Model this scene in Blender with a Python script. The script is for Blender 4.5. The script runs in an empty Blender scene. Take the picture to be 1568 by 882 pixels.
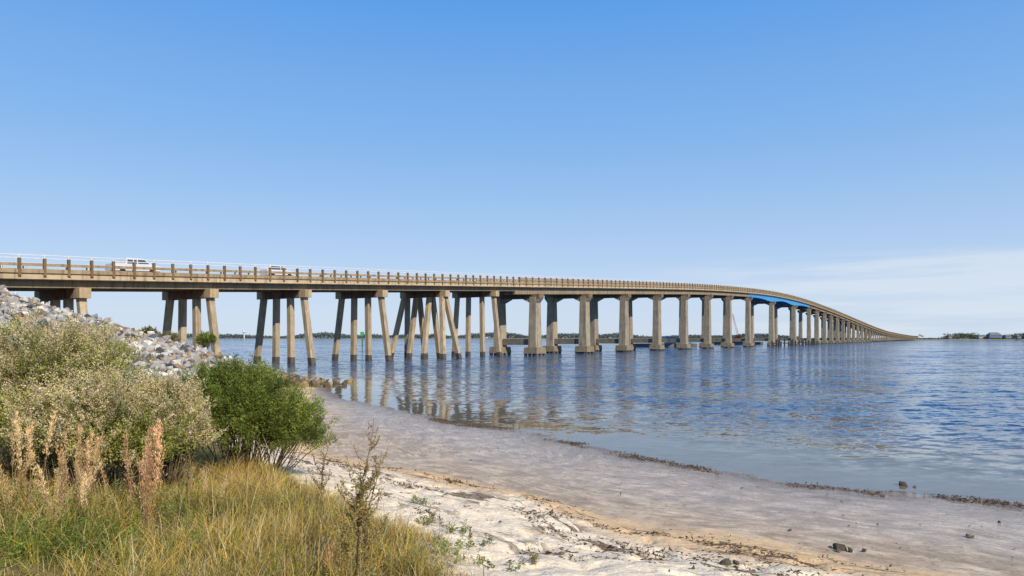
import bpy, bmesh, math, random
import numpy as np
from mathutils import Vector
R=np.random.RandomState(7); random.seed(7)
F=1045.0; H=4.0
scene=bpy.context.scene

# ------------------------------------------------------------ helpers
def setmesh(name,V,Fc,col=None,mat=None,parent=None,smooth=False,attrs=None):
    V=np.asarray(V,dtype=np.float32); Fc=np.asarray(Fc,dtype=np.int32)
    me=bpy.data.meshes.new(name)
    n=len(V); m,k=Fc.shape
    me.vertices.add(n); me.vertices.foreach_set('co',V.ravel())
    me.loops.add(m*k); me.loops.foreach_set('vertex_index',Fc.ravel())
    me.polygons.add(m); me.polygons.foreach_set('loop_start',np.arange(0,m*k,k,dtype=np.int32))
    me.polygons.foreach_set('use_smooth',np.full(m,smooth))
    me.update(calc_edges=True)
    if col is not None:
        c=np.ones((n,4),dtype=np.float32); c[:,:3]=col
        a=me.color_attributes.new('Col','FLOAT_COLOR','POINT'); a.data.foreach_set('color',c.ravel())
    if attrs:
        for kx,v in attrs.items():
            a=me.attributes.new(kx,'FLOAT','POINT'); a.data.foreach_set('value',np.asarray(v,dtype=np.float32).ravel())
    me.validate()
    ob=bpy.data.objects.new(name,me); scene.collection.objects.link(ob)
    if mat: me.materials.append(mat)
    if parent: ob.parent=parent
    return ob
def empty(name):
    e=bpy.data.objects.new(name,None); scene.collection.objects.link(e); return e
def vnoise(x,y,seed=0):
    x=np.asarray(x,dtype=np.float64);y=np.asarray(y,dtype=np.float64)
    xi=np.floor(x).astype(np.int64); yi=np.floor(y).astype(np.int64)
    fx=x-xi; fy=y-yi; fx=fx*fx*(3-2*fx); fy=fy*fy*(3-2*fy)
    def h(a,b):
        n=(a*374761393+b*668265263+seed*1442695041)&0xffffffff
        n=((n^(n>>13))*1274126177)&0xffffffff
        return ((n^(n>>16))&0xffff)/65535.0
    return (h(xi,yi)*(1-fx)+h(xi+1,yi)*fx)*(1-fy)+(h(xi,yi+1)*(1-fx)+h(xi+1,yi+1)*fx)*fy
def fbm(x,y,o=3,seed=0):
    r=0;a=.5;t=0
    for i in range(o):
        r=r+a*vnoise(x*2**i,y*2**i,seed+i); t+=a; a*=.5
    return r/t
class Acc:
    def __init__(s): s.V=[];s.F=[];s.C=[];s.n=0
    def add(s,V,Fc,c=(1,1,1)):
        V=np.asarray(V,float); Fc=np.asarray(Fc)
        s.V.append(V); s.F.append(Fc+s.n); s.n+=len(V)
        cc=np.empty((len(V),3)); cc[:]=c; s.C.append(cc)
    def make(s,name,mat,parent=None,smooth=False):
        return setmesh(name,np.vstack(s.V),np.vstack(s.F),np.vstack(s.C),mat,parent,smooth)
BF=np.array([[0,3,2,1],[4,5,6,7],[0,1,5,4],[1,2,6,5],[2,3,7,6],[3,0,4,7]])
def hexa(acc,bot,top,c=(1,1,1)):
    acc.add(np.array(list(bot)+list(top)),BF,c)
def obox(acc,c,ax,ay,hx,hy,z0,z1,col=(1,1,1),tx=1,ty=1):
    c=np.array(c,float); b=[];t=[]
    for sx,sy in((-1,-1),(1,-1),(1,1),(-1,1)):
        p=c[:2]+ax*hx*sx+ay*hy*sy; b.append((p[0],p[1],z0))
        p=c[:2]+ax*hx*tx*sx+ay*hy*ty*sy; t.append((p[0],p[1],z1))
    hexa(acc,b,t,col)
def tube(acc,pts,rad,c=(1,1,1),k=5):
    pts=np.array(pts,float); n=len(pts); V=[]
    for i in range(n):
        d=pts[min(i+1,n-1)]-pts[max(i-1,0)]; d/=np.linalg.norm(d)+1e-9
        a=np.cross(d,[0.3,1,0.2]); a/=np.linalg.norm(a)+1e-9; b=np.cross(d,a)
        r=rad[i] if hasattr(rad,'__len__') else rad
        for j in range(k):
            t=2*math.pi*j/k; V.append(pts[i]+r*(a*math.cos(t)+b*math.sin(t)))
    Fc=[[i*k+j,i*k+(j+1)%k,(i+1)*k+(j+1)%k,(i+1)*k+j] for i in range(n-1) for j in range(k)]
    acc.add(V,Fc,c)

# ------------------------------------------------------------ node helper
class NT:
    def __init__(s,name):
        s.m=bpy.data.materials.new(name); s.m.use_nodes=True; s.t=s.m.node_tree; s.n=s.t.nodes
        s.b=s.n['Principled BSDF']
    def set(s,sock,v):
        if isinstance(v,bpy.types.NodeSocket): s.t.links.new(v,sock)
        elif isinstance(v,(tuple,list)) and len(v)==3 and sock.type=='RGBA': sock.default_value=(*v,1)
        else: sock.default_value=v
    def pos(s):
        return s.n.new('ShaderNodeTexCoord').outputs['Object']
    def attr(s,name,o='Fac'):
        a=s.n.new('ShaderNodeAttribute'); a.attribute_name=name; return a.outputs[o]
    def mapv(s,v,sc,rot=(0,0,0)):
        a=s.n.new('ShaderNodeMapping'); s.t.links.new(v,a.inputs[0]); a.inputs['Scale'].default_value=sc; a.inputs['Rotation'].default_value=rot; return a.outputs[0]
    def comb(s,x,y,z=0.):
        a=s.n.new('ShaderNodeCombineXYZ'); s.set(a.inputs[0],x); s.set(a.inputs[1],y); s.set(a.inputs[2],z); return a.outputs[0]
    def noise(s,v,sc,det=4,rough=.55,dist=0,out='Fac'):
        a=s.n.new('ShaderNodeTexNoise'); s.t.links.new(v,a.inputs['Vector']); a.inputs['Scale'].default_value=sc
        a.inputs['Detail'].default_value=det; a.inputs['Roughness'].default_value=rough; a.inputs['Distortion'].default_value=dist
        return a.outputs[out]
    def vm(s,op,a,b=None,sc=None):
        x=s.n.new('ShaderNodeVectorMath'); x.operation=op; s.set(x.inputs[0],a)
        if b is not None: s.set(x.inputs[1],b)
        if sc is not None: s.set(x.inputs['Scale'],sc)
        return x.outputs[0]
    def mth(s,op,a,b=0,clamp=False):
        x=s.n.new('ShaderNodeMath'); x.operation=op; x.use_clamp=clamp; s.set(x.inputs[0],a); s.set(x.inputs[1],b); return x.outputs[0]
    def mr(s,v,a,b,c=0.,d=1.,sm=True):
        x=s.n.new('ShaderNodeMapRange'); x.interpolation_type='SMOOTHSTEP' if sm else 'LINEAR'
        for i,q in enumerate((v,a,b,c,d)): s.set(x.inputs[i],q)
        return x.outputs[0]
    def mix(s,f,a,b,mode='MIX'):
        x=s.n.new('ShaderNodeMix'); x.data_type='RGBA'; x.blend_type=mode
        s.set(x.inputs[0],f); s.set(x.inputs[6],a); s.set(x.inputs[7],b); return x.outputs[2]
    def bump(s,h,st=.5,dist=.05,nrm=None):
        x=s.n.new('ShaderNodeBump'); s.set(x.inputs['Strength'],st); x.inputs['Distance'].default_value=dist; s.set(x.inputs['Height'],h)
        if nrm: s.t.links.new(nrm,x.inputs['Normal'])
        return x.outputs[0]
    def fin(s,col=None,rough=None,nrm=None,**k):
        if col is not None: s.set(s.b.inputs['Base Color'],col)
        if rough is not None: s.set(s.b.inputs['Roughness'],rough)
        if nrm is not None: s.t.links.new(nrm,s.b.inputs['Normal'])
        for a,b in k.items(): s.set(s.b.inputs[a.replace('_',' ')],b)
        return s.m
def simple(name,c1,c2,sc=2,rough=.8,bump=.3,st=(1,1,1),bd=.02,**k):
    m=NT(name); p=m.mapv(m.pos(),st); n=m.noise(p,sc,6,.6)
    c=m.mix(m.mr(n,.3,.7),c1,c2)
    return m.fin(c,rough,m.bump(m.noise(m.pos(),sc*6,5),bump,bd),**k)
def leafmat(name,tr=.3,rough=.55):
    m=NT(name); c=m.attr('Col','Color'); n=m.noise(m.pos(),1.7,3)
    c=m.mix(1.0,c,m.mix(n,(.72,.72,.72),(1.25,1.25,1.2)),'MULTIPLY')
    m.fin(c,rough,Specular_IOR_Level=.2)
    t=m.n.new('ShaderNodeBsdfTranslucent'); m.t.links.new(c,t.inputs[0])
    x=m.n.new('ShaderNodeMixShader'); x.inputs[0].default_value=tr
    m.t.links.new(m.b.outputs[0],x.inputs[1]); m.t.links.new(t.outputs[0],x.inputs[2])
    m.t.links.new(x.outputs[0],m.n['Material Output'].inputs[0]); return m.m

# ------------------------------------------------------------ shoreline & terrain
shore=[(-400,104),(-90,92),(-60,84),(-45,71),(-30,64),(-18,61.5),(-15.6,58),(-14.8,53.6),(-11.3,44.9),(-6.7,38),(-2.6,32.7),(.44,28.8),(2.8,25.3),(4.7,22.7),(6.2,20.6),(7.56,19),(8.9,18),(10.9,17.0),(12.3,15.8),(20,12.5),(40,8),(100,0),(400,-60)]
def chaikin(p,n=2):
    for _ in range(n):
        q=[p[0]]
        for a,b in zip(p[:-1],p[1:]):
            q.append((a[0]*.75+b[0]*.25,a[1]*.75+b[1]*.25)); q.append((a[0]*.25+b[0]*.75,a[1]*.25+b[1]*.75))
        q.append(p[-1]); p=q
    return p
sh=np.array(chaikin(shore,1)); poly=np.vstack([sh,[(400,-6000),(-6000,-6000),(-6000,104)]])
def sdist(x,y):
    d=np.full(x.shape,1e9)
    for a,b in zip(sh[:-1],sh[1:]):
        dx,dy=b-a; t=np.clip(((x-a[0])*dx+(y-a[1])*dy)/(dx*dx+dy*dy),0,1)
        d=np.minimum(d,np.hypot(x-a[0]-t*dx,y-a[1]-t*dy))
    ins=np.zeros(x.shape,bool); n=len(poly)
    for i in range(n):
        a=poly[i];b=poly[(i+1)%n]
        c=((a[1]>y)!=(b[1]>y))
        with np.errstate(divide='ignore',invalid='ignore'):
            xx=(b[0]-a[0])*(y-a[1])/(b[1]-a[1]+1e-12)+a[0]
        ins^=c&(x<xx)
    return np.where(ins,d,-d)
def wetw(y): return np.interp(y,[5,15,19,22,30,38,46,52],[7.0,6.9,7.9,9.2,7.0,3.4,1.8,1.2])
def emb(x,y):
    pl=np.minimum(9.6,(-x-16.9)*.305)
    yr=np.interp(-x,[16,41,60,80],[58,56,64,72])
    yt=np.interp(-x,[16,20,25,45,80],[48,40,30,20,0])
    return pl-.55*np.maximum(0,y-yr)-.35*np.maximum(0,yt-y)
def terrain(x,y):
    x=np.asarray(x,float);y=np.asarray(y,float)
    s=sdist(x,y); s=s+(vnoise(x*.35,y*.35,5)-.5)*.9*np.clip(1-np.abs(s)/8,0,1)+(vnoise(x*1.3,y*1.3,6)-.5)*.35*np.clip(1-np.abs(s)/5,0,1)
    w=wetw(y); t=s-w+(vnoise(x*.45,y*.45,9)-.5)*1.0
    zw=np.where(s<0,np.maximum(s*.05,-2.5),.22*np.clip(s/w,0,1))
    zd=np.interp(t,[0,.8,2.5,6.5,12,25,60],[0,.14,.33,1.0,1.75,2.6,3.2])
    z=zw+zd
    z=z+np.where(s>-2,(fbm(x*1.1,y*1.1,3,21)-.5)*.05,0)
    z=z+np.where((t<.5)&(s>.3),(vnoise((x*.63-y*.77)*1.4,t*4.5,23)-.5)*.028+(vnoise(x*4,y*4,24)-.5)*.012,0)
    z=z+np.where(t>0,(fbm(x*2.2,y*2.2,3,31)-.5)*.11*np.clip(t/2,0,1),0)
    fp=vnoise(x*3.3,y*3.3,77); z=z-np.where(t>.6,np.clip(fp-.6,0,1)*.19,0)
    e=emb(x,y); r=np.clip((e-z)*2,0,1)*(s>-6)
    z=np.where((e>z)&(s>-6),e,z)
    return z,s,t,r
def gz(x,y):
    z,_,_,_=terrain(np.atleast_1d(x),np.atleast_1d(y)); return z
def axis(segs):
    out=[]
    for a,b,st in segs: out.append(np.arange(a,b,st))
    out.append([segs[-1][1]]); return np.concatenate(out)
def gridmesh(xs,ys):
    X,Y=np.meshgrid(xs,ys); ny,nx=X.shape
    i=np.arange(nx-1)[None,:]+np.arange(ny-1)[:,None]*nx
    Fc=np.stack([i,i+1,i+1+nx,i+nx],-1).reshape(-1,4)
    return X.ravel(),Y.ravel(),Fc
xs=axis([(-6000,-400,700),(-400,-100,30),(-100,-40,2),(-40,-14,.6),(-14,-6,.2),(-6,11,.065),(11,24,.2),(24,60,2),(60,400,30),(400,6000,700)])
ys=axis([(-600,-50,110),(-50,0,5),(0,5,.5),(5,24,.065),(24,45,.18),(45,90,.7),(90,400,30),(400,9000,700)])
X,Y,Fc=gridmesh(xs,ys); Z,S,T,RR=terrain(X,Y)
xe_y=[0,5,7.8,9,10.3,12,14,17,22,30,40,60]; xe_x=[.1,0.05,-.3,-.75,-1.25,-2.7,-4.0,-6.5,-9,-12.5,-17,-25]
def xedge(y): return np.interp(y,xe_y,xe_x)
G=np.clip((xedge(Y)-X+(fbm(X*.8,Y*.8,3,41)-.5)*1.6)/.7,0,1)*(T>1)*(1-RR)
AL=X*.63-Y*.77
m=NT('beach_sand'); p=m.pos(); t=m.attr('t'); s=m.attr('s'); g=m.attr('g'); r=m.attr('r'); al=m.attr('al')
n1=m.noise(p,1.6,6,.65); n2=m.noise(p,9,6,.7)
ns=m.noise(p,30,4,.7)
tt=m.mth('ADD',t,m.mth('MULTIPLY',m.mth('SUBTRACT',n1,.5),1.4))
sv=m.comb(m.mth('MULTIPLY',al,.55),m.mth('MULTIPLY',t,1.9))
st=m.noise(sv,1.3,8,.68,.6)
rip=m.noise(m.comb(m.mth('MULTIPLY',al,1.2),m.mth('MULTIPLY',t,5)),1.6,4,.6,.8)
wetc=m.mix(m.mr(n1,.35,.65),(.47,.35,.235),(.68,.545,.40))
wetc=m.mix(m.mr(rip,.4,.62,0,.5),wetc,(.34,.25,.17))
wetc=m.mix(m.mr(n2,.56,.65,0,.65),wetc,(.20,.15,.10))
wetc=m.mix(m.mr(st,.5,.60,0,.5),wetc,(.25,.185,.125))
wetc=m.mix(m.mr(s,0,3,.65,0),wetc,(.20,.15,.10))
damp=m.mix(m.mr(n2,.3,.7),(.64,.42,.215),(.80,.56,.32))
dryc=m.mix(m.mr(n2,.3,.7),(.80,.635,.435),(.93,.78,.58))
c=m.mix(m.mr(tt,-.35,.25),wetc,damp)
c=m.mix(m.mr(tt,1.0,2.2),c,dryc)
def band(v,c0,w): 
    return m.mth('MULTIPLY',m.mr(v,c0-w,c0-w*.2),m.mr(v,c0+w,c0+w*.2))
wr=m.mth('MULTIPLY',m.mth('ADD',m.mth('ADD',band(tt,.9,.8),band(tt,2.5,1.0)),m.mth('MULTIPLY',band(tt,4.2,.7),.7),True),m.mr(st,.54,.57))
wr2=m.mth('MULTIPLY',m.mr(s,1.0,.1),m.mr(m.noise(p,1.6,6,.7),.42,.52))
wr=m.mth('MAXIMUM',wr,m.mth('MULTIPLY',wr2,.9),True)
c=m.mix(m.mth('MULTIPLY',wr,.9),c,m.mix(m.mr(n2,.35,.65),(.05,.03,.018),(.28,.18,.10)))
c=m.mix(g,c,m.mix(n2,(.14,.105,.04),(.32,.245,.11)))
c=m.mix(r,c,m.mix(n2,(.08,.075,.07),(.16,.15,.14)))
ro=m.mix(m.mr(s,6.5,2.5),m.mix(m.mr(n1,.4,.6),(.42,.42,.42),(.8,.8,.8)),m.mix(m.mr(n1,.45,.62),(.07,.07,.07),(.35,.35,.35)))
ro=m.mix(m.mr(tt,-2.2,.0),ro,(.9,.9,.9))
hb=m.mth('ADD',m.mth('MULTIPLY',m.noise(p,5,5,.6),m.mr(tt,-.5,2,.5,1.6)),m.mth('MULTIPLY',ns,.3))
hb=m.mth('ADD',hb,m.mth('ADD',m.mth('MULTIPLY',wr,.5),m.mth('MULTIPLY',rip,.8)))
ground_mat=m.fin(c,ro,m.bump(hb,.75,.07),Specular_IOR_Level=m.mr(s,7,2.5,.18,.75))
setmesh('beach_ground',np.stack([X,Y,Z],1),Fc,None,ground_mat,None,True,dict(s=S,t=T,g=G,r=RR,al=AL))

# ------------------------------------------------------------ water
wx=axis([(-9000,-600,600),(-600,-60,20),(-60,-20,2),(-20,24,.5),(24,100,3),(100,600,20),(600,9000,600)])
wy=axis([(-600,0,100),(0,12,4),(12,60,.5),(60,160,3),(160,600,20),(600,12000,600)])
X,Y,Fc=gridmesh(wx,wy); S=sdist(X,Y)
m=NT('bay_water'); p=m.pos(); s=m.attr('s')
dep=m.mr(s,-1,-20)
calm=m.noise(m.mapv(p,(.018,.06,1),(0,0,.2)),1,4,.6)
edge=m.mth('ADD',s,m.mth('MULTIPLY',m.mth('SUBTRACT',m.noise(m.mapv(p,(.12,.3,1)),1,3,.6),.5),9))
str_=m.mth('MULTIPLY',m.mr(edge,-1.5,-17,.045,1),m.mr(calm,.38,.56,.6,1.15))
def slope(sc,stx,rz,det,k,dist=.5):
    q=m.noise(m.mapv(p,stx,(0,0,rz)),sc,det,.6,dist,'Color')
    return m.vm('SCALE',m.vm('SUBTRACT',q,(.5,.5,.5)),sc=k)
tot=m.vm('ADD',slope(3.0,(.65,1.1,1),-.25,3,1.25),slope(.95,(.6,1.1,1),.3,3,1.25))
tot=m.vm('ADD',tot,m.vm('SCALE',slope(.26,(.55,1.2,1),.1,3,.85),sc=m.mr(s,-12,-50)))
tot=m.vm('ADD',tot,m.vm('SCALE',slope(.06,(.5,1.2,1),.1,3,.7),sc=m.mr(s,-60,-160)))
tot=m.vm('SCALE',tot,sc=str_)
sp=m.n.new('ShaderNodeSeparateXYZ'); m.t.links.new(tot,sp.inputs[0])
nv=m.vm('NORMALIZE',m.comb(sp.outputs[0],sp.outputs[1],1.0))
c=m.mix(dep,(.19,.16,.115),(.006,.06,.16))
br=m.mth('MULTIPLY',m.mr(m.noise(m.mapv(p,(.02,.06,1)),1,3,.5),.48,.6),m.mr(s,-70,-12))
c=m.mix(m.mth('MULTIPLY',br,.7),c,(.15,.125,.075))
wm=m.fin(c,m.mr(s,0,-30,.03,.07),nv,IOR=1.33)
setmesh('bay_water',np.stack([X,Y,np.zeros_like(X)],1),Fc,None,wm,None,True,dict(s=S))

# ------------------------------------------------------------ rocks
def hullrock(rs):
    bm=bmesh.new()
    for _ in range(15):
        v=rs.normal(size=3); v/=np.linalg.norm(v); v*=rs.uniform(.75,1.05); bm.verts.new(v*np.array([1.2,.85,.65]))
    r=bmesh.ops.convex_hull(bm,input=bm.verts)
    bmesh.ops.delete(bm,geom=[v for v in bm.verts if not v.link_faces],context='VERTS')
    bmesh.ops.triangulate(bm,faces=bm.faces); bm.verts.index_update()
    V=np.array([v.co[:] for v in bm.verts]); Fq=np.array([[v.index for v in f.verts] for f in bm.faces]); bm.free(); return V,Fq
rocks=[hullrock(R) for _ in range(14)]
def rot(rs):
    q=rs.normal(size=4); q/=np.linalg.norm(q); w,x,y,z=q
    return np.array([[1-2*(y*y+z*z),2*(x*y-z*w),2*(x*z+y*w)],[2*(x*y+z*w),1-2*(x*x+z*z),2*(y*z-x*w)],[2*(x*z-y*w),2*(y*z+x*w),1-2*(x*x+y*y)]])
m=NT('riprap_stone'); p=m.pos(); c=m.attr('Col','Color'); n=m.noise(p,3.5,6,.7)
c=m.mix(1.0,c,m.mix(m.mr(n,.3,.7),(.6,.6,.6),(1.2,1.2,1.2)),'MULTIPLY')
rock_mat=m.fin(c,.85,m.bump(m.noise(p,5,6,.7),.7,.12))
acc=Acc()
NR=14000
px=R.uniform(-64,-13.5,NR); py=R.uniform(24,68,NR)
z,s,t,r=terrain(px,py); ok=((r>.02)|((emb(px,py)>z-.9)&(py>34)&(px<-15.5)))&(s>-1)&(emb(px,py)>-.6)
for x,y,zz in zip(px[ok],py[ok],z[ok]):
    V,Fq=rocks[R.randint(14)]; sz=min(.66,.20*math.exp(R.normal()*.45)+.11)
    if zz<1.0: sz*=.85
    g=R.uniform(.24,.52); col=np.array([g*1.03,g*.97,g*.90])
    q=R.rand()
    if q<.18: col=np.array([.38,.26,.13])*R.uniform(.7,1.2)
    elif q<.34: col=np.array([.10,.10,.10])*R.uniform(.5,1.3)
    elif q>.86: col=np.array([.66,.63,.57])
    if zz<.7 and y>48: col=np.array([.19,.13,.065])*R.uniform(.5,1.6)
    acc.add(V@rot(R).T*sz+np.array([x,y,zz+sz*.2]),Fq,col)
for i in range(620):
    a=R.rand(); x=-21.5+a*5.9+R.normal()*.8; y=49+a*9+R.normal()*2.0; sz=R.uniform(.17,.5)*(1.15-.35*a)
    V,Fq=rocks[R.randint(14)]; cz=np.array([.20,.14,.07])*R.uniform(.4,1.6) if R.rand()<.35+.6*a else np.array([.33,.31,.28])*R.uniform(.5,1.3)
    acc.add(V@rot(R).T*sz+np.array([x,y,max(float(gz(x,y)[0]),-.05)+sz*.3+max(0,.45*(1-a)*R.rand())]),Fq,cz)
acc.make('riprap_rocks',rock_mat)
for u,v,sz in [(1383,746,.17),(1484,823,.085),(1287,842,.14),(1110,866,.13),(1060,876,.08),(1350,760,.05),(1210,812,.04),(1530,800,.04)]:
    d=4*F/(v-517)*.98; x=(u-784)/F*d
    for _ in range(3): zz=float(gz(x,d)[0]); d=(4-zz)*F/(v-517); x=(u-784)/F*d
    a=Acc()
    for k in range(4):
        V,Fq=rocks[R.randint(14)]; q=sz*(1 if k==0 else R.uniform(.35,.6))
        a.add(V@rot(R).T*q+np.array([x+(R.normal()*sz if k else 0),d+(R.normal()*sz if k else 0),zz+q*.25]),Fq,np.array([.10,.075,.045])*R.uniform(.7,1.3))
    a.make('beach_stone',rock_mat)
def leaves(P,D,L,W,rs):
    n=len(P); rnd=rs.normal(size=(n,3)); side=np.cross(D,rnd); side/=np.linalg.norm(side,axis=1)[:,None]+1e-9
    L=np.broadcast_to(L,(n,))[:,None]; W=np.broadcast_to(W,(n,))[:,None]
    V=np.stack([P,P+D*L*.5+side*W*.5,P+D*L,P+D*L*.5-side*W*.5],1).reshape(-1,3)
    return V,np.arange(n*4).reshape(-1,4)
N=220000; px=R.uniform(-7,13,N); py=R.uniform(6.5,36,N); z,s,t,r=terrain(px,py)
st=fbm((px*.63-py*.77)*.8,t*2.6,4,61)
w=np.exp(-((t-.9)/.45)**2)+np.exp(-((t-2.4)/.6)**2)+.7*np.exp(-((t-4.2)/.4)**2)
k1=(R.rand(N)<w*np.clip((st-.545)*16,0,1)*.95)&(t>0)
k2=(s>-.15)&(s<.7)&(R.rand(N)<.9*np.clip((fbm(px*.6,py*.6,3,71)-.42)*8,0,1))
k3=(R.rand(N)<.003)&(s>0)
kk=(k1|k2|k3); P=np.stack([px,py,np.maximum(z,0)+.012],1)[kk]; n=len(P)
D=R.normal(size=(n,3)); D[:,2]*=.35; D/=np.linalg.norm(D,axis=1)[:,None]
V,Fq=leaves(P,D,R.uniform(.03,.13,n),R.uniform(.01,.035,n),R)
col=np.repeat(np.array([.085,.052,.027])*R.uniform(.5,2.2,(n,1)),4,0)
veg=leafmat('dry_weed',.1,.8)
setmesh('seaweed_wrack',V,Fq,col,veg)

# ------------------------------------------------------------ bushes
lm=leafmat('shrub_leaf',.3); gm=leafmat('grass_blade',.35)
def bush(name,c,rad,nsh,leafc,flow=0.,lper=60,L=.055,W=.018,shl=.45,seed=1,lobes=None,flowc=(.84,.68,.42)):
    rs=np.random.RandomState(seed); Vs=[];Cs=[]
    c=np.array(c,float); rad=np.array(rad,float)
    if lobes is None: lobes=[(0,0,0,1)]
    per=np.array([l[3]**2 for l in lobes]); per=per/per.sum()
    li=rs.choice(len(lobes),nsh,p=per); LB=np.array(lobes)
    d=rs.normal(size=(nsh,3)); d[:,2]=np.abs(d[:,2])*1.0-.25; d/=np.linalg.norm(d,axis=1)[:,None]
    az=np.arctan2(d[:,1],d[:,0]); lump=.72+.56*fbm(az*1.6+li*7,d[:,2]*3+5,2,seed)
    rr=(1-rs.rand(nsh)**2*.55)*lump
    P=c+LB[li,:3]*rad+d*rad*LB[li,3:4]*rr[:,None]*.8
    P[:,2]=np.maximum(P[:,2],c[2]-rad[2]*.9)
    D=d*np.array([.75,.75,.6])+np.array([0,0,.65])+rs.normal(size=(nsh,3))*.22; D/=np.linalg.norm(D,axis=1)[:,None]
    ln=shl*rs.uniform(.6,1.3,nsh)
    patch=.6+.8*fbm(P[:,0]*2.2+9,P[:,2]*2.2+P[:,1]*1.5,2,seed+7)
    tone=rs.uniform(.6,1.5,nsh)*patch; hue=rs.rand(nsh)
    isf=(rs.rand(nsh)<flow*np.clip(.38+.9*d[:,2]+2.6*(fbm(P[:,0]*1.6,P[:,2]*1.6+P[:,1],2,seed+3)-.45),0,1.2))
    tt=rs.rand(nsh,lper)
    B=P[:,None,:]+D[:,None,:]*(ln[:,None]*tt)[:,:,None]+rs.normal(size=(nsh,lper,3))*(.018+.05*(1-tt))[:,:,None]*1.1
    LD=D[:,None,:]*.8+rs.normal(size=(nsh,lper,3))*.55; LD/=np.linalg.norm(LD,axis=2)[:,:,None]
    n=nsh*lper
    V,Fq=leaves(B.reshape(-1,3),LD.reshape(-1,3),rs.uniform(.6,1.3,n)*L,rs.uniform(.7,1.2,n)*W,rs)
    c1=np.array(leafc[0]);c2=np.array(leafc[1])
    cc=(c1*(1-hue[:,None])+c2*hue[:,None])*tone[:,None]
    cc=np.repeat(cc,lper,0)*rs.uniform(.75,1.3,(n,1))
    Vs.append(V);Cs.append(np.repeat(cc,4,0)); off=[Fq]
    idx=np.where(isf)[0]
    if len(idx):
        fp=120; k=len(idx)
        ttf=.6+.5*rs.rand(k,fp)
        spread=rs.normal(size=(k,fp,3))*.019
        tuft=rs.normal(size=(k,4,3))*.055; which=rs.randint(0,4,(k,fp)); spread+=tuft[np.arange(k)[:,None],which]
        B=P[idx][:,None,:]+D[idx][:,None,:]*(ln[idx][:,None]*ttf)[:,:,None]+spread
        LD=D[idx][:,None,:]*.7+rs.normal(size=(k,fp,3))*.6; LD/=np.linalg.norm(LD,axis=2)[:,:,None]
        V2,F2=leaves(B.reshape(-1,3),LD.reshape(-1,3),rs.uniform(.015,.034,k*fp),rs.uniform(.009,.018,k*fp),rs)
        off.append(F2+len(V)); Vs.append(V2)
        fc=np.array(flowc)*rs.uniform(.6,1.1,(k,1)); Cs.append(np.repeat(np.repeat(fc,fp,0)*rs.uniform(.7,1.2,(k*fp,1)),4,0))
    nv=sum(len(v) for v in Vs); st=Acc()
    for i in rs.choice(nsh,min(nsh,130),replace=False):
        b=c+np.array([LB[li[i],0]*rad[0]*.6+rs.normal()*.08,LB[li[i],1]*rad[1]*.6+rs.normal()*.08,-rad[2]*1.0]); e=P[i]+D[i]*ln[i]*.7
        mid=(b*.45+e*.55)+rs.normal(size=3)*.07
        tube(st,[b,mid,e],[.016,.009,.003],(.2,.15,.10),4)
    Vs.append(np.vstack(st.V));off.append(np.vstack(st.F)+nv);Cs.append(np.vstack(st.C))
    return setmesh(name,np.vstack(Vs),np.vstack(off),np.vstack(Cs),lm)
green=[(.105,.15,.025),(.24,.27,.055)]; olive=[(.16,.185,.04),(.35,.34,.09)]
gb=lambda x,y: float(gz(x,y)[0])
bush('green_shrub',(-5.5,14.2,gb(-5.5,14.2)+1.05),(1.4,1.2,1.3),1300,green,lper=75,seed=3,shl=.36,
     lobes=[(0,0,.05,.85),(-.5,.1,.2,.64),(.5,-.1,-.1,.64),(.15,-.4,-.2,.6),(-.15,0,.38,.55),(.72,-.15,-.35,.48)])
bush('flowering_shrub',(-8.2,11.6,gb(-8.2,11.6)+1.2),(1.9,1.5,1.4),1500,olive,flow=.78,lper=50,seed=5,shl=.4,
     lobes=[(.05,0,.22,.75),(.5,-.1,.2,.64),(-.65,0,.08,.7),(.1,-.45,-.15,.65),(.8,.1,-.22,.5)])
bush('flowering_shrub',(-6.2,10.2,gb(-6.2,10.2)+.72),(1.05,.95,1.05),850,olive,flow=.78,lper=50,seed=6,shl=.36,
     lobes=[(0,0,.12,.8),(.45,0,-.12,.58),(-.6,.1,.1,.7)])
bush('flowering_shrub',(-5.75,11.2,gb(-5.75,11.2)+.75),(.62,.7,1.0),430,olive,flow=.78,lper=50,seed=8,shl=.36)
bush('low_shrub',(-15.5,20.5,gb(-15.5,20.5)+.9),(1.6,1.2,.9),450,[(.18,.15,.06),(.28,.25,.08)],flow=.2,lper=50,seed=9)
for (u,v,d,sz,sd) in [(256,524,60,.9,11),(315,524,60.5,.9,12),(228,514,59,.6,13)]:
    x=(u-784)/F*d; 
    bush('shoreline_shrub',(x,d,4-(v-517)/F*d),(sz*.9,sz*.8,sz*.75),160,[(.16,.16,.06),(.25,.22,.09)] if sd!=12 else green,lper=40,L=.12,W=.05,seed=sd)

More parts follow.
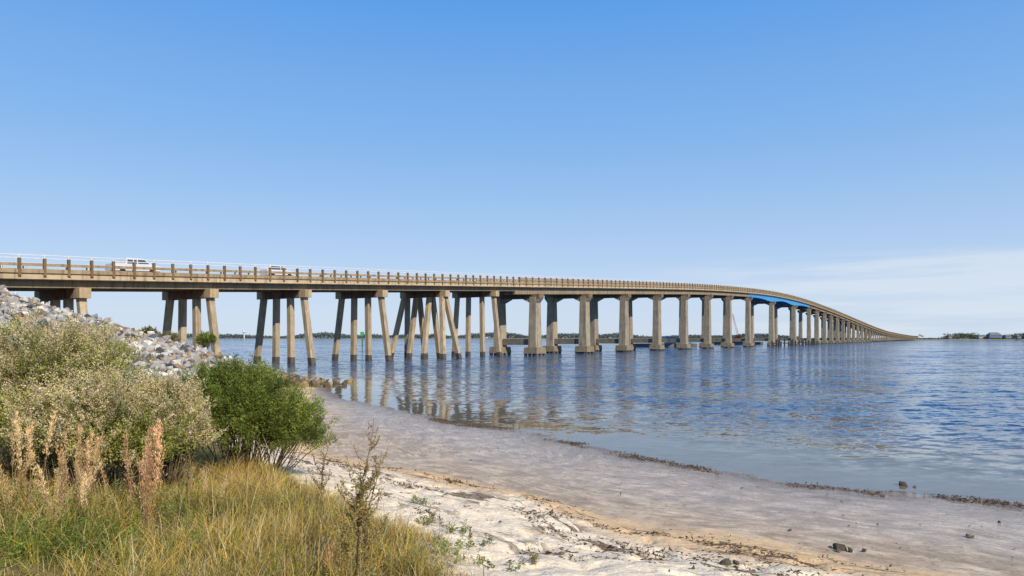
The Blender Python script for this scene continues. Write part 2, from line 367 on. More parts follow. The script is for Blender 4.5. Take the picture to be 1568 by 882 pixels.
# ------------------------------------------------------------ grass
def blades(name,P,h,lean,w,col,rs,seg=4,mat=gm):
    n=len(P); a=rs.uniform(0,2*math.pi,n); ld=np.stack([np.cos(a),np.sin(a),np.zeros(n)],1)
    b=a+rs.normal(size=n)*.8+1.57; sd=np.stack([np.cos(b),np.sin(b),np.zeros(n)],1)
    V=np.empty((n,(seg+1)*2,3))
    for i in range(seg+1):
        t=i/seg; q=P+np.array([0,0,1])*(h*(t-.25*lean*t*t))[:,None]+ld*(h*lean*t**2*.7)[:,None]
        ww=(w*(1-t)**.7*.5+.0006)[:,None]; V[:,i*2]=q-sd*ww; V[:,i*2+1]=q+sd*ww
    base=(np.arange(n)*(seg+1)*2)[:,None]
    Fq=np.concatenate([base+np.array([[2*i,2*i+1,2*i+3,2*i+2]]) for i in range(seg)],0)
    cc=np.repeat(col[:,None,:],(seg+1)*2,1)
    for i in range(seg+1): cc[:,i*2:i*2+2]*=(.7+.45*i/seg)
    return setmesh(name,V.reshape(-1,3),Fq,cc.reshape(-1,3),mat)
N=150000; py=R.uniform(4.8,17,N); px=-13+R.rand(N)*13.4
z,s,t,r=terrain(px,py); e=xedge(py)-px+(fbm(px*.8,py*.8,3,41)-.5)*1.6
clump=fbm(px*2.6,py*2.6,2,19)
keep=(e>-.15)&(R.rand(N)<np.clip(e/1.1+.08,0,1)*np.clip(.25+1.9*(clump-.2),0,1))&(px>-.85*py-.8)&(t>1)
keep&=~((px<-5.5)&(py>10)&(R.rand(N)<.7))
px,py,z,e,clump=px[keep],py[keep],z[keep],e[keep],clump[keep]; n=len(px)
gn=fbm(px*.9,py*.9,3,91); leftg=np.clip((-px-2.9-(py-7)*.45)/1.2,0,1)*np.clip((9.5-py)/2,0,1)
fr=np.clip(gn*2.0-.92+leftg*.35,0,1)
ye=np.array([.72,.49,.095]); st=np.array([.78,.63,.34]); gr=np.array([.24,.27,.05]); dk=np.array([.18,.115,.055])
rr=R.rand(n)[:,None]
mixr=(R.rand(n)<fr)[:,None]
col=np.where(mixr,gr,np.where(rr<.30,st,np.where(rr<.44,dk,ye)))*R.uniform(.55,1.15,(n,1))*(.6+.8*fbm(px*1.6,py*1.6,2,17))[:,None]
hh=R.uniform(.14,.42,n)*np.clip(.45+e*.5,.4,1.1)*(.35+1.3*clump)
tall=R.rand(n)<.014; hh=np.where(tall,hh*1.8+.15,hh)
lean=R.uniform(.2,1.6,n)*np.where(tall,.4,1)
blades('beach_grass',np.stack([px,py,z-.02],1),hh,lean,R.uniform(.004,.009,n),col,R)
def weeds(name,cx,cy,sx,sy,n,h,colr,seed,L=.07,W=.025):
    rs=np.random.RandomState(seed); x=cx+rs.normal(size=n)*sx; y=cy+rs.normal(size=n)*sy; z=gz(x,y)
    lp=34; D=rs.normal(size=(n,3))*.35+np.array([0,0,1]); D/=np.linalg.norm(D,axis=1)[:,None]
    hh=h*rs.uniform(.4,1.3,n); tt=rs.uniform(.15,1,(n,lp))
    B=np.stack([x,y,z],1)[:,None,:]+D[:,None,:]*(hh[:,None]*tt)[:,:,None]+rs.normal(size=(n,lp,3))*.015
    LD=rs.normal(size=(n,lp,3)); LD[:,:,2]=np.abs(LD[:,:,2])*.6; LD/=np.linalg.norm(LD,axis=2)[:,:,None]
    V,Fq=leaves(B.reshape(-1,3),LD.reshape(-1,3),rs.uniform(.5,1.2,n*lp)*L,rs.uniform(.6,1.2,n*lp)*W,rs)
    cc=np.repeat(np.array(colr)*rs.uniform(.5,1.4,(n,1)),lp,0)*rs.uniform(.75,1.25,(n*lp,1))
    return setmesh(name,V,Fq,np.repeat(cc,4,0),lm)
weeds('green_weeds',-4.7,7.0,.5,.4,130,.36,(.17,.23,.04),31,.055,.014)
weeds('green_weeds',-5.6,8.6,.9,.5,170,.5,(.22,.24,.06),32,.055,.014)
weeds('green_weeds',-2.6,6.8,.8,.3,40,.25,(.24,.26,.05),33,.05,.014)
weeds('green_weeds',-3.9,9.6,.8,.6,90,.4,(.28,.26,.07),34,.05,.014)
weeds('green_weeds',-1.2,8.4,.4,.5,40,.22,(.22,.25,.06),35,.05,.014)
for (u,v,n,sx,sd) in [(655,800,8,.12,41),(700,815,10,.15,42),(690,850,14,.2,43),(760,870,8,.15,44),(820,862,7,.06,45),(640,770,9,.15,46),(735,835,6,.1,47)]:
    d=2.9*F/(v-517)
    for _ in range(3): d=(4-gb((u-784)/F*d,d))*F/(v-517)
    weeds('sand_weed',(u-784)/F*d,d,sx,sx,n,.16,(.2,.24,.06) if sd!=45 else (.3,.26,.11),sd,.045,.018)
def plume(u,vtop,d,n,spread,hh,seed,colr=(.55,.29,.15),fz=.013,k=190):
    rs=np.random.RandomState(seed); cx=(u-784)/F*d; Vs=[];Cs=[];Fs=[];nn=0; st=Acc()
    for i in range(n):
        x=cx+rs.normal()*spread; y=d+rs.normal()*spread; z0=gb(x,y); h=(4-(vtop-517)/F*d-z0)*rs.uniform(.65,1.0)
        D=np.array([rs.normal()*.10,rs.normal()*.10,1]) 
        tt=1-rs.rand(k)*hh/h; cur=np.array([rs.normal()*.08,rs.normal()*.08,0])
        B=np.array([x,y,z0])+D*(h*tt)[:,None]+cur*(tt**3)[:,None]+rs.normal(size=(k,3))*fz*(.4+1.2*(1-tt)**.5)[:,None]
        LD=rs.normal(size=(k,3))*.4+np.array([0,0,1]); LD/=np.linalg.norm(LD,axis=1)[:,None]
        V,Fq=leaves(B,LD,rs.uniform(.025,.055,k),rs.uniform(.004,.010,k),rs); Vs.append(V);Fs.append(Fq+nn);nn+=len(V)
        Cs.append(np.repeat(np.array(colr)*rs.uniform(.6,1.35)*rs.uniform(.8,1.25,(k,1)),4,0))
        tube(st,[(x,y,z0),np.array([x,y,z0])+D*h*.5,np.array([x,y,z0])+D*h*.95+cur],[.004,.003,.002],(.45,.3,.14),4)
    Vs.append(np.vstack(st.V));Fs.append(np.vstack(st.F)+nn);Cs.append(np.vstack(st.C))
    setmesh('plume_grass',np.vstack(Vs),np.vstack(Fs),np.vstack(Cs),gm)
plume(224,642,8.2,8,.035,.8,51,(.86,.50,.28),.022,340); plume(128,635,8.4,14,.14,.6,52,(.80,.53,.28)); plume(45,625,8.2,8,.1,.55,53,(.82,.58,.30))
plume(516,812,6.9,3,.025,.45,54,(.65,.38,.18),.02); plume(10,690,8,5,.15,.45,55,(.65,.45,.22)); plume(300,700,8.8,4,.1,.3,56,(.55,.4,.2)); plume(90,700,7.4,7,.2,.35,57,(.7,.52,.28),.010)
def tallweed(u,vtop,d,seed,br=18,seedc=(.20,.17,.06)):
    rs=np.random.RandomState(seed); x=(u-784)/F*d; z0=gb(x,d); top=4-(vtop-517)/F*d; h=top-z0; st=Acc(); B=[];LDs=[]
    b=np.array([x-.12,d,z0]); lean=np.array([.2,0,0])
    f=lambda t:b+np.array([0,0,h*t])+lean*t**1.5+np.array([.02*math.sin(t*9),0,0])
    tube(st,[f(i/8) for i in range(9)],[.011*(1-.7*i/8) for i in range(9)],(.34,.25,.11),5)
    for i in range(br):
        t=rs.uniform(.28,.95); a=rs.uniform(0,6.28); L=(.42*(1-t)+.12)*rs.uniform(.6,1.3)
        p0=f(t); p2=p0+np.array([math.cos(a)*L*.55,math.sin(a)*L*.55,L*.8]); p1=(p0+p2)/2+np.array([math.cos(a),math.sin(a),-.3])*L*.12
        tube(st,[p0,p1,p2],[.006,.005,.003],(.34,.25,.11),4)
        k=int(20+50*(t<.6)); q=rs.rand(k)[:,None]; B.append(p0*(1-q)**2+2*p1*q*(1-q)+p2*q*q+rs.normal(size=(k,3))*.01); LDs.append(rs.normal(size=(k,3)))
    k=420; q=rs.uniform(.05,.6,k); B.append(np.array([f(t) for t in q])+rs.normal(size=(k,3))*.03); LDs.append(rs.normal(size=(k,3)))
    B=np.vstack(B);LD=np.vstack(LDs);LD/=np.linalg.norm(LD,axis=1)[:,None]; k=len(B)
    V,Fq=leaves(B,LD,rs.uniform(.012,.045,k),rs.uniform(.008,.018,k),rs)
    c=np.repeat(np.array(seedc)*rs.uniform(.5,1.7,(k,1)),4,0)
    setmesh('tall_dry_weed',np.vstack([V,np.vstack(st.V)]),np.vstack([Fq,np.vstack(st.F)+len(V)]),np.vstack([c,np.vstack(st.C)]),gm)
tallweed(560,640,7.2,61,26,(.24,.19,.07)); tallweed(545,740,6.9,62,16,(.34,.27,.09)); tallweed(500,655,11,63,8,(.15,.1,.05)); tallweed(572,690,7.0,64,14,(.2,.15,.06))

# ------------------------------------------------------------ bridge
Dv=np.array([.565,.825]); Dv/=np.linalg.norm(Dv); Nv=np.array([Dv[1],-Dv[0]])
def C(Y,o=0): return np.array([.685*Y-108.1,Y])+Nv*o
ry=[-200,0,40,70.5,104,157,200,252,298,325,352,380,407,470,529,600,661,750,881,1007,1150,1300]
rz=[8,9,11,12.7,14.8,18.2,21.0,24.2,26.2,27.0,27.3,27.1,26.5,24.1,21.2,17.6,14.75,11.4,9,7.4,6.8,6.5]
def Zr(Y): 
    Y=np.asarray(Y,float); w=[-16,-8,0,8,16]
    return sum(np.interp(Y-3.2+q,ry,rz) for q in w)/5
def sweep(acc,o0,o1,z0,z1,Ya,Yb,step=6,c=(1,1,1),z0f=None):
    n=max(2,int((Yb-Ya)/step)+1); Ys=np.linspace(Ya,Yb,n); V=[]
    for y in Ys:
        zr=float(Zr(y)); a=C(y,o0); b=C(y,o1); zb=z0f(y) if z0f else z0
        V+=[(a[0],a[1],zr+zb),(b[0],b[1],zr+zb),(b[0],b[1],zr+z1),(a[0],a[1],zr+z1)]
    Fq=[]
    for i in range(n-1):
        for j in range(4):
            Fq.append([i*4+j,i*4+(j+1)%4,(i+1)*4+(j+1)%4,(i+1)*4+j])
    Fq.append([3,2,1,0]); e=(n-1)*4; Fq.append([e,e+1,e+2,e+3]); acc.add(V,Fq,c)
def concrete(name,c1,c2,stain=(.1,.07,.045),amt=.5):
    m=NT(name); p=m.pos(); n=m.noise(p,.7,6,.65); c=m.mix(m.mr(n,.3,.7),c1,c2)
    sk=m.noise(m.mapv(p,(2.2,2.2,.16)),1,5,.65); c=m.mix(m.mr(sk,.48,.66,0,amt),c,stain)
    c=m.mix(1.0,c,m.attr('Col','Color'),'MULTIPLY')
    return m.fin(c,.88,m.bump(m.noise(p,4,6),.3,.04))
conc=concrete('bridge_concrete',(.37,.285,.18),(.50,.395,.26))
concr=concrete('railing_concrete',(.28,.20,.11),(.40,.30,.18),amt=.6)
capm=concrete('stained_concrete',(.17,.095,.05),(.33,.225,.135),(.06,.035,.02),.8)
pierm=concrete('pier_concrete',(.275,.23,.165),(.39,.33,.24),(.11,.09,.07),.65)
metal=simple('galvanised_pipe',(.55,.57,.59),(.66,.67,.68),3,.45,.05)
blue=simple('blue_steel',(.02,.22,.52),(.03,.30,.62),.6,.45,.1)
asph=simple('asphalt',(.05,.05,.05),(.07,.07,.068),3,.9,.3)
BR=empty('highway_bridge'); Y0,Y1=40,1130
a=Acc(); sweep(a,-5.7,5.7,-2.7,-1.66,Y0,Y1); 
sweep(a,5.703,5.85,-2.62,-2.12,Y0,Y1,c=(1.15,1.12,1.08)); sweep(a,-5.85,-5.703,-2.62,-2.12,Y0,Y1)
for o in(-5.2,5.2): sweep(a,o-.45,o+.45,-1.657,-1.5,Y0,Y1,c=(.9,.9,.9))
a.make('deck',conc,BR)
a=Acc(); sweep(a,-4.7,4.7,-1.655,-1.6,Y0,Y1); a.make('road_surface',asph,BR)
a=Acc(); 
for o in(-4.5,4.5): sweep(a,o-.07,o+.07,-1.597,-1.592,Y0,Y1)
a.make('edge_line',simple('road_paint',(.75,.75,.72),(.8,.8,.78)),BR)
a=Acc()
for o in(-4.6,-2.3,0,2.3,4.6): 
    gt=.62
    sweep(a,o-.28,o+.28,-3.5,-2.702,Y0,153,c=(gt,gt*.95,gt*.9)); 
    sweep(a,o-.3,o+.3,-4.2,-2.702,153,304,c=(gt,gt,gt)); sweep(a,o-.3,o+.3,-4.2,-2.702,412,640,c=(gt,gt,gt)); sweep(a,o-.3,o+.3,-3.5,-2.702,640,Y1,c=(gt,gt,gt))
a.make('girders',conc,BR)
a=Acc()
def hz(y):
    return -4.3-1.1*max(math.exp(-((y-338)/12)**2),math.exp(-((y-378)/12)**2))
for o in(-4.8,-1.6,1.6,4.8): sweep(a,o-.12,o+.12,0,-2.702,304.3,411.7,3,(1,1,1),hz); 
for o in(-4.8,4.8): sweep(a,o-.35,o+.35,-3.0,-2.703,304.4,411.6,3)
a.make('blue_steel_girders',blue,BR)
a=Acc(); b=Acc()
for sgn in(-1,1):
    for (z0,z1) in((-1.22,-.92),(-1.98,-1.58) if sgn>0 else (-1.9,-1.58)):
        oo=sorted((sgn*5.72,sgn*5.95)) if z0<-1.5 else sorted((sgn*5.6,sgn*5.85)); sweep(a,oo[0],oo[1],z0,z1,Y0,Y1)
    for z0 in(-.04,-.38): sweep(b,sgn*5.7-.04,sgn*5.7+.04,z0-.045,z0+.045,Y0,620)
    y=Y0
    while y<Y1:
        zr=float(Zr(y)); c=C(y,sgn*5.88); obox(a,c,Dv,Nv,.13,.16,zr-2.3,zr-.4,(.55,.48,.42))
        if y<620: obox(b,C(y,sgn*5.7),Dv,Nv,.05,.05,zr-.9,zr+.05)
        y+=1.95 if y<153 else 2.2
a.make('concrete_railing',concr,BR); b.make('pipe_railing',metal,BR)
a=Acc()
for sgn in(-1,1): sweep(a,sgn*5.66-.09,sgn*5.66+.09,-1.6,-.55,153,Y1)
a.make('parapet',concrete('parapet_concrete',(.25,.22,.17),(.33,.295,.23)),BR)
caps=Acc(); pil=Acc()
def inclined(acc,o0,o1,dy0,dy1,Yc,z0,z1,h,col=(1,1,1)):
    p0=C(Yc,o0)+Dv*dy0; p1=C(Yc,o1)+Dv*dy1; bt=[];tp=[]
    for sx,sy in((-1,-1),(1,-1),(1,1),(-1,1)):
        q=p0+Dv*h*sx+Nv*h*sy; bt.append((*q,z0)); q=p1+Dv*h*sx+Nv*h*sy; tp.append((*q,z1))
    hexa(acc,bt,tp,col)
dark=Acc()
def bent(Yc,kind=0,w=.40):
    zr=float(Zr(Yc)); zt=zr-3.503; zb=zt-1.15
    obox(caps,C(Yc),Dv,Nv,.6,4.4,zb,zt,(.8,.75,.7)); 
    for sg in(-1,1): obox(pil,C(Yc,sg*5.15),Dv,Nv,.62,.745,zb-.01,zt+.0,(1,.95,.85))
    L=[(-7.0,-4.9),(-1.9,-1.7),(1.9,1.7),(7.0,4.9)] if kind<2 else [(-6,-4.9),(-2.0,-1.8),(2.0,1.8),(6.6,4.9)]
    for o0,o1 in L:
        for sg,dd in (((-1,.5),(1,.5)) if kind==1 else ((0,0),)):
            q0=sg*2.6; q1=sg*dd; tone=R.uniform(.8,1.1)
            f=(1.0+1.5)/(zb+1.5); om=o0+(o1-o0)*f; qm=q0+(q1-q0)*f
            inclined(dark,o0,om,q0,qm,Yc,-1.5,1.0,w+.01); inclined(pil,om,o1,qm,q1,Yc,1.0,zb,w,(tone,tone,tone))
for Yc,k in [(67.5,0),(80.4,0),(93.4,0),(106,0),(119.3,0),(132.9,1),(146.3,2)]: bent(Yc,k)
Yc=652
while Yc<1125: bent(Yc); Yc+=14
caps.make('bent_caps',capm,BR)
pc=Acc(); foot=Acc()
def pier(Yc,cw=1.0,deep=4.203):
    zr=float(Zr(Yc)); zt=zr-deep; hb=1.9; tn=R.uniform(.85,1.05)
    for sg in(-1,1):
        tc=(tn,tn,tn)
        obox(pc,C(Yc,sg*4.9),Dv,Nv,1.3*cw,1.05*cw,1.8,zt-hb*.35,tc,.78,.82)
        obox(foot,C(Yc,sg*4.9),Dv,Nv,2.1,1.8,.35,1.8,(.7,.66,.6),.93,.93)
        for i in(-1,0,1):
            for j in(-1,1): 
                q=C(Yc,sg*4.9+j*1.4)+Dv*1.7*i; obox(dark,q,Dv,Nv,.3,.3,-1.5,.36)
        for a0,a1 in((3.9,2.0),(5.9,6.6)):
            aa=C(Yc,sg*a0);bb=C(Yc,sg*a1); zz=zt-hb; zk=zt-hb*.55
            bt=[(*(aa-Dv*.9),zz),(*(bb-Dv*.9),zk),(*(bb+Dv*.9),zk),(*(aa+Dv*.9),zz)]
            tp=[(x,y,zt-hb*.5) for x,y,_ in bt]; hexa(pc,bt,tp)
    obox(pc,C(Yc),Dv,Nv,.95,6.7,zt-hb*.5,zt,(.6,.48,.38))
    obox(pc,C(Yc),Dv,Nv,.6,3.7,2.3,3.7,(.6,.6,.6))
for Yc in [159.6,179.3,198.9,218.9,238.9,259.2,280.5,304]: pier(Yc)
for Yc in [338,378]: pier(Yc,1.1,5.42)
Yc=411.5
while Yc<645: pier(Yc); Yc+=20.5
pil.make('bent_piles',conc,BR); pc.make('piers',pierm,BR); foot.make('pier_footings',pierm,BR)
dark.make('waterline_piles',simple('wet_dark_concrete',(.05,.045,.035),(.11,.09,.06),1.5,.6),BR)
a=Acc(); obox(a,C(58),Dv,Nv,8,7,4,float(Zr(58))-2.75,(.9,.85,.8)); a.make('abutment',conc,BR)
F_=empty('channel_fender'); a=Acc()
for i in range(26):
    y=318+i*(405-318)/25; q=C(y,11+1.0*math.sin(i)); obox(a,q,Dv,Nv,.3,.3,-1,R.uniform(1.8,3.6),(1,1,1))
for y0 in (331,345,371,385): obox(a,C(y0,9.5),Dv,Nv,5,.2,1.0,1.5)
a.make('timber_piles',simple('dark_timber',(.03,.03,.028),(.07,.06,.05),1),F_)

# ------------------------------------------------------------ cars
def car(name,Yc,o,L,Wd,prof,glass,paint):
    E=empty(name); zr=float(Zr(Yc)); slope=float(Zr(Yc+1)-Zr(Yc-1))/2*.825
    p=C(Yc,o); E.location=(p[0],p[1],zr-1.59); E.rotation_euler=(0,-math.atan(slope),math.atan2(Dv[1],Dv[0]))
    def ext(nm,pr,y0,y1,mat,bev=.05,taper=None):
        bm=bmesh.new(); A=[];B=[]
        for x,z in pr:
            k=0 if taper is None or z<taper else (z-taper)*.18
            A.append(bm.verts.new((x,y0+k,z))); B.append(bm.verts.new((x,y1-k,z)))
        bm.faces.new(A); bm.faces.new(B[::-1]); n=len(pr)
        for i in range(n): bm.faces.new((A[i],B[i],B[(i+1)%n],A[(i+1)%n]))
        bmesh.ops.recalc_face_normals(bm,faces=bm.faces)
        if bev: bmesh.ops.bevel(bm,geom=bm.edges[:],offset=bev,segments=2,affect='EDGES')
        me=bpy.data.meshes.new(nm); bm.to_mesh(me); bm.free(); me.materials.append(mat)
        ob=bpy.data.objects.new(nm,me); scene.collection.objects.link(ob); ob.parent=E
    ext('body',prof,-Wd/2,Wd/2,paint,.05,.95)
    for i,gp in enumerate(glass): ext('window_%d'%i,gp,-Wd/2-.012,Wd/2+.012,gl,0,.95)
    for i,(x,s_) in enumerate(((-L*.31,-1),(-L*.31,1),(L*.31,-1),(L*.31,1))):
        bm=bmesh.new(); bmesh.ops.create_cone(bm,segments=24,radius1=.35,radius2=.35,depth=.22,cap_ends=True)
        me=bpy.data.meshes.new('wheel'); bm.to_mesh(me); bm.free(); me.materials.append(tyre)
        ob=bpy.data.objects.new('wheel_%d'%i,me); scene.collection.objects.link(ob); ob.parent=E; ob.location=(x,s_*(Wd/2-.1),.35); ob.rotation_euler=(math.pi/2,0,0)
white=simple('white_paint',(.58,.59,.60),(.64,.65,.66),1,.35,0.)
gl=simple('dark_glass',(.05,.06,.07),(.07,.08,.09),1,.08,0.); tyre=simple('tyre_rubber',(.02,.02,.02),(.03,.03,.03))
vp=[(-2.9,.35),(2.9,.35),(2.95,1.0),(1.8,1.2),(1.0,1.92),(-1.2,1.97),(-1.35,1.25),(-2.9,1.25)]
car('white_pickup_truck',86.5,1.8,5.8,2.0,vp,[[(.9,1.82),(1.55,1.26),(.15,1.26),(.15,1.82)],[(.02,1.26),(.02,1.82),(-1.1,1.85),(-1.18,1.26)]],white)
sp=[(-2.4,.35),(2.4,.35),(2.45,.9),(1.35,1.15),(.6,1.78),(-1.7,1.82),(-2.35,1.2)]
car('white_suv',104,1.8,4.8,1.9,sp,[[(.48,1.67),(1.15,1.19),(.05,1.19),(.05,1.67)],[(-.08,1.19),(-.08,1.67),(-1.6,1.69),(-2.0,1.19)]],white)

# ------------------------------------------------------------ far things
def treeline(name,pts,hfun,colr,n,ls,seed,depth=20):
    rs=np.random.RandomState(seed); pts=np.array(pts,float)
    sg=np.linalg.norm(np.diff(pts,axis=0),axis=1); cum=np.concatenate([[0],np.cumsum(sg)])
    u=rs.rand(n)*cum[-1]; x=np.interp(u,cum,pts[:,0]); y=np.interp(u,cum,pts[:,1])+rs.uniform(-1,1,n)*depth
    h=hfun(u)*rs.rand(n)**.6
    P=np.stack([x,y,.3+h],1); D=rs.normal(size=(n,3)); D/=np.linalg.norm(D,axis=1)[:,None]
    V,Fq=leaves(P,D,ls*rs.uniform(.6,1.4,n),ls*.7,rs)
    c=np.repeat(np.array(colr)*rs.uniform(.6,1.4,(n,1)),4,0); return setmesh(name,V,Fq,c,lm)
h1=lambda u:6+19*np.clip(fbm(u/160,u*0,4,3)*1.9-.5,0,1)
treeline('distant_tree_line',[(-1500,2500),(-300,2600),(700,2700),(1200,2900)],h1,(.13,.16,.15),30000,6,71,60)
h2=lambda u:1.5+10*np.clip(fbm(u/45,u*0,4,8)*2.2-.75,0,1)
treeline('distant_tree_line',[(612,1105),(700,1120),(850,1150),(1100,1200)],h2,(.09,.11,.06),16000,2.0,72,25)
landm=simple('marsh_land',(.24,.19,.11),(.15,.15,.08),.02,.9,.1)
def land(name,pts,w,h):
    V=[];n=len(pts)
    for x,y in pts: V+=[(x,y-w,-.5),(x,y-w*.8,h),(x,y+w,h),(x,y+w*1.1,-.5)]
    Fq=[[i*4+j,(i+1)*4+j,(i+1)*4+j+1,i*4+j+1] for i in range(n-1) for j in range(3)]
    Fq.append([0,1,2,3]); e=(n-1)*4; Fq.append([e+3,e+2,e+1,e]); setmesh(name,V,Fq,None,landm)
land('distant_shore',[(-3000,2600),(-1500,2520),(-300,2600),(700,2700),(1200,2900),(1700,3100)],120,2)
land('distant_shore',[(585,1110),(640,1100),(700,1115),(850,1145),(1100,1195),(2500,1500)],40,1.6)
roofm=simple('roof_shingle',(.10,.12,.15),(.16,.18,.2),.3,.8,.1); 
def house(x,y,w,dp,h,wall,rh=4):
    E=empty('beach_house'); ax=np.array([1.,0]);ay=np.array([0,1.]); b=Acc()
    wm_=simple('house_wall',wall,tuple(v*1.1 for v in wall),.5,.8,.05)
    obox(b,(x,y),ax,ay,w/2,dp/2,3.5,3.5+h); b.make('walls',wm_,E)
    b=Acc(); 
    for i in(-1,-.33,.33,1): 
        for j in(-1,1): obox(b,(x+i*w*.45,y+j*dp*.45),ax,ay,.25,.25,1,3.5)
    b.make('stilts',wm_,E)
    b=Acc(); obox(b,(x,y),ax,ay,w/2+.6,dp/2+.6,3.5+h+.01,3.5+h+rh,(1,1,1),.6,.06); b.make('roof',roofm,E)
    b=Acc()
    for fl in range(max(1,int(h//3))):
        for i in range(max(2,int(w//3.2))): obox(b,(x-w/2+1.6+i*3.1,y-dp/2-.03),ax,ay,.6,.04,4.4+fl*3,5.9+fl*3)
    b.make('windows',gl,E)
for u,y,w,h,cl,rh in [(1499,1140,20,4.5,(.10,.15,.24),4.5),(1477,1135,6,2.8,(.40,.40,.38),2),(1518,1150,9,3,(.2,.23,.28),2.5),(1548,1160,9,3.2,(.35,.32,.28),2.5),(1432,1130,5,2.2,(.3,.24,.18),2),(1534,1140,6,2.6,(.2,.22,.26),2)]:
    house((u-784)/F*y,y-35,w,9,h,cl,rh)
def palm(x,y,h,seed):
    rs=np.random.RandomState(seed); st=Acc(); tube(st,[(x,y,1),(x+.3,y,h*.5),(x+.2,y,h)],[.3,.22,.18],(.15,.12,.09),6)
    for i in range(22):
        a=rs.uniform(0,6.28); e=rs.uniform(-.3,1); L=2.2; p0=np.array([x+.2,y,h]); 
        p1=p0+np.array([math.cos(a)*L*.6,math.sin(a)*L*.6,e*1.0]); p2=p0+np.array([math.cos(a)*L,math.sin(a)*L,e-.9]); tube(st,[p0,p1,p2],[.12,.35,.05],(.06,.09,.03),4)
    st.make('palm_tree',lm)
for i,(u,h) in enumerate([(1408,8),(1446,9.5),(1452,8.5),(1472,10),(1412,6.5)]): palm((u-784)/F*1100,1120-20,h,90+i)
steel=simple('barge_steel',(.08,.08,.09),(.14,.13,.12),.5,.7,.1); red=simple('red_paint',(.55,.05,.03),(.6,.07,.04),.5,.5,.05)
X2=np.array([1.,0]);Y2=np.array([0,1.])
E=empty('work_barge'); a=Acc(); obox(a,(66,300),X2,Y2,14,5,-.5,1.4,(1,1,1)); a.make('hull',steel,E)
a=Acc(); 
for x,z1 in((72,3.9),(68.5,4.4),(77,3.6)): obox(a,(x,299),X2,Y2,1.6,1.2,1.41,z1)
a.make('blue_containers',blue,E)
E=empty('crane_barge'); a=Acc(); obox(a,(131,400),X2,Y2,14,6,-.5,1.5); a.make('hull',steel,E)
a=Acc(); cx=(1129-784)/F*400
obox(a,(cx,400),X2,Y2,1.7,1.4,2.6,4.6); obox(a,(cx-.2,398),X2,Y2,.8,.6,4.6,5.6); a.make('cab',red,E)
a=Acc(); obox(a,(cx,398.4),X2,Y2,2.2,.5,1.51,2.6); obox(a,(cx,401.6),X2,Y2,2.2,.5,1.51,2.6); a.make('tracks',steel,E)
a=Acc(); A=np.array([cx+.6,400,4.2]);B=np.array([cx-2.8,400,18.]); 
for i,j in((-.5,-.5),(.5,-.5),(.5,.5),(-.5,.5)): tube(a,[A+[i,j,0],B+[i*.3,j*.3,0]],.05,(1,1,1),4)
for k in range(14):
    f=k/14; g=(k+1)/14; q=(1-.7*f)*.5*(-1)**k; r_=(1-.7*g)*.5*(-1)**(k+1)
    tube(a,[A+(B-A)*f+[q,-.5*(1-.7*f),0],A+(B-A)*g+[r_,-.5*(1-.7*g),0]],.03,(1,1,1),4)
tube(a,[B,B+[0,0,-9.]],.03,(1,1,1),4); tube(a,[B,A+[-2,0,1]],.03,(1,1,1),4); a.make('boom',red,E)
E=empty('channel_marker'); a=Acc(); mx=(555-784)/F*330; tube(a,[(mx,330,-1),(mx,330,5.5)],.3,(1,1,1),8); a.make('post',simple('marker_post',(.05,.12,.07),(.06,.15,.08)),E)
a=Acc(); obox(a,(mx,329.6),X2,Y2,.9,.06,5,6.8); a.make('daymark',simple('green_sign',(.02,.3,.12),(.02,.35,.14)),E)
E=empty('water_tower'); tx=(374-784)/F*2450; a=Acc(); tube(a,[(tx,2450,1),(tx,2450,22)],[2,2],(1,1,1),8)
tube(a,[(tx,2450,21),(tx,2450,23),(tx,2450,27),(tx,2450,29)],[2,7,7,1],(1,1,1),12); a.make('tank',white,E)

# ------------------------------------------------------------ camera, light, sky
cam=bpy.data.cameras.new('camera'); co=bpy.data.objects.new('camera',cam); scene.collection.objects.link(co)
co.location=(0,0,H); co.rotation_euler=(math.pi/2,0,0); cam.lens=24; cam.sensor_width=36; cam.shift_y=76/1568; cam.clip_end=20000; cam.clip_start=.1
scene.camera=co
el=math.radians(36); azs=math.radians(145)
sd=Vector((math.sin(azs)*math.cos(el),math.cos(azs)*math.cos(el),math.sin(el)))
L=bpy.data.lights.new('sun','SUN'); L.energy=5.0; L.angle=math.radians(.5); L.color=(1,.90,.74)
lo=bpy.data.objects.new('sun',L); scene.collection.objects.link(lo); lo.rotation_euler=sd.to_track_quat('Z','Y').to_euler()
w=bpy.data.worlds.new('World'); scene.world=w; w.use_nodes=True; nt=w.node_tree; bg=nt.nodes['Background']
sk=nt.nodes.new('ShaderNodeTexSky'); sk.sky_type='NISHITA'; sk.sun_disc=False; sk.sun_elevation=el; sk.sun_rotation=azs
sk.air_density=1.0; sk.dust_density=.5; sk.ozone_density=2.5; sk.altitude=0
tc=nt.nodes.new('ShaderNodeTexCoord'); mp=nt.nodes.new('ShaderNodeMapping'); mp.inputs['Scale'].default_value=(1.4,1.4,22)
nt.links.new(tc.outputs['Generated'],mp.inputs[0]); nz=nt.nodes.new('ShaderNodeTexNoise'); nz.inputs['Scale'].default_value=2.2; nz.inputs['Detail'].default_value=7; nz.inputs['Roughness'].default_value=.55
nt.links.new(mp.outputs[0],nz.inputs['Vector'])
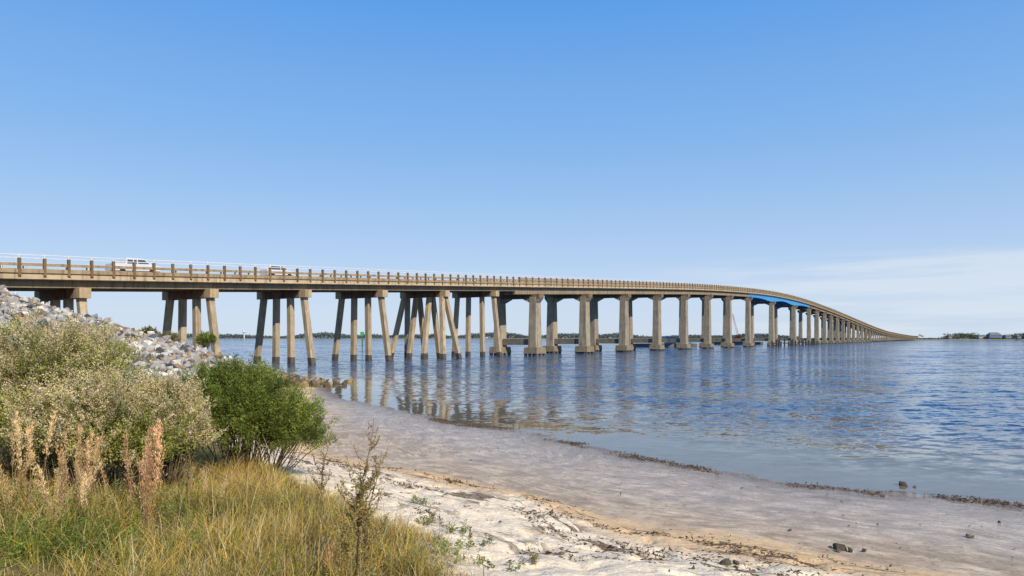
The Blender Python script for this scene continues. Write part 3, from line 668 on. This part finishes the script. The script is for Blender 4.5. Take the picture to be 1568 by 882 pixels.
sx=nt.nodes.new('ShaderNodeSeparateXYZ'); nt.links.new(tc.outputs['Generated'],sx.inputs[0])
def mr(v,a,b,c,d):
    x=nt.nodes.new('ShaderNodeMapRange'); x.interpolation_type='SMOOTHSTEP'; nt.links.new(v,x.inputs[0])
    for i,q in enumerate((a,b,c,d)): x.inputs[i+1].default_value=q
    return x.outputs[0]
def mul(a,b):
    x=nt.nodes.new('ShaderNodeMath'); x.operation='MULTIPLY'; nt.links.new(a,x.inputs[0]); nt.links.new(b,x.inputs[1]); return x.outputs[0]
rp=nt.nodes.new('ShaderNodeValToRGB'); nt.links.new(sx.outputs['Z'],rp.inputs[0]); cr=rp.color_ramp
stops=[(0,(.61,.72,.87)),(.06,(.545,.68,.88)),(.14,(.41,.595,.875)),(.26,(.245,.48,.86)),(.44,(.11,.355,.83)),(1,(.03,.15,.48))]
cr.elements[0].position=0; cr.elements[0].color=(*stops[0][1],1); cr.elements[1].position=1; cr.elements[1].color=(*stops[-1][1],1)
for q,cc in stops[1:-1]: e=cr.elements.new(q); e.color=(*cc,1)
sc_=nt.nodes.new('ShaderNodeVectorMath'); sc_.operation='SCALE'; sc_.inputs['Scale'].default_value=10.4; nt.links.new(rp.outputs[0],sc_.inputs[0])
m0=nt.nodes.new('ShaderNodeMix'); m0.data_type='RGBA'; m0.inputs[0].default_value=.87; nt.links.new(sk.outputs[0],m0.inputs[6]); nt.links.new(sc_.outputs[0],m0.inputs[7])
cl=mul(mul(mr(nz.outputs['Fac'],.40,.62,0,.55),mr(sx.outputs['Z'],.115,.095,0,1)),mr(sx.outputs['X'],0.1,.45,0,1))
mx_=nt.nodes.new('ShaderNodeMix'); mx_.data_type='RGBA'; nt.links.new(cl,mx_.inputs[0]); nt.links.new(m0.outputs[2],mx_.inputs[6]); mx_.inputs[7].default_value=(7.6,8.2,8.9,1)
nt.links.new(mx_.outputs[2],bg.inputs[0]); bg.inputs[1].default_value=.1
scene.view_settings.view_transform='Standard'; scene.view_settings.look='None'; scene.view_settings.exposure=0
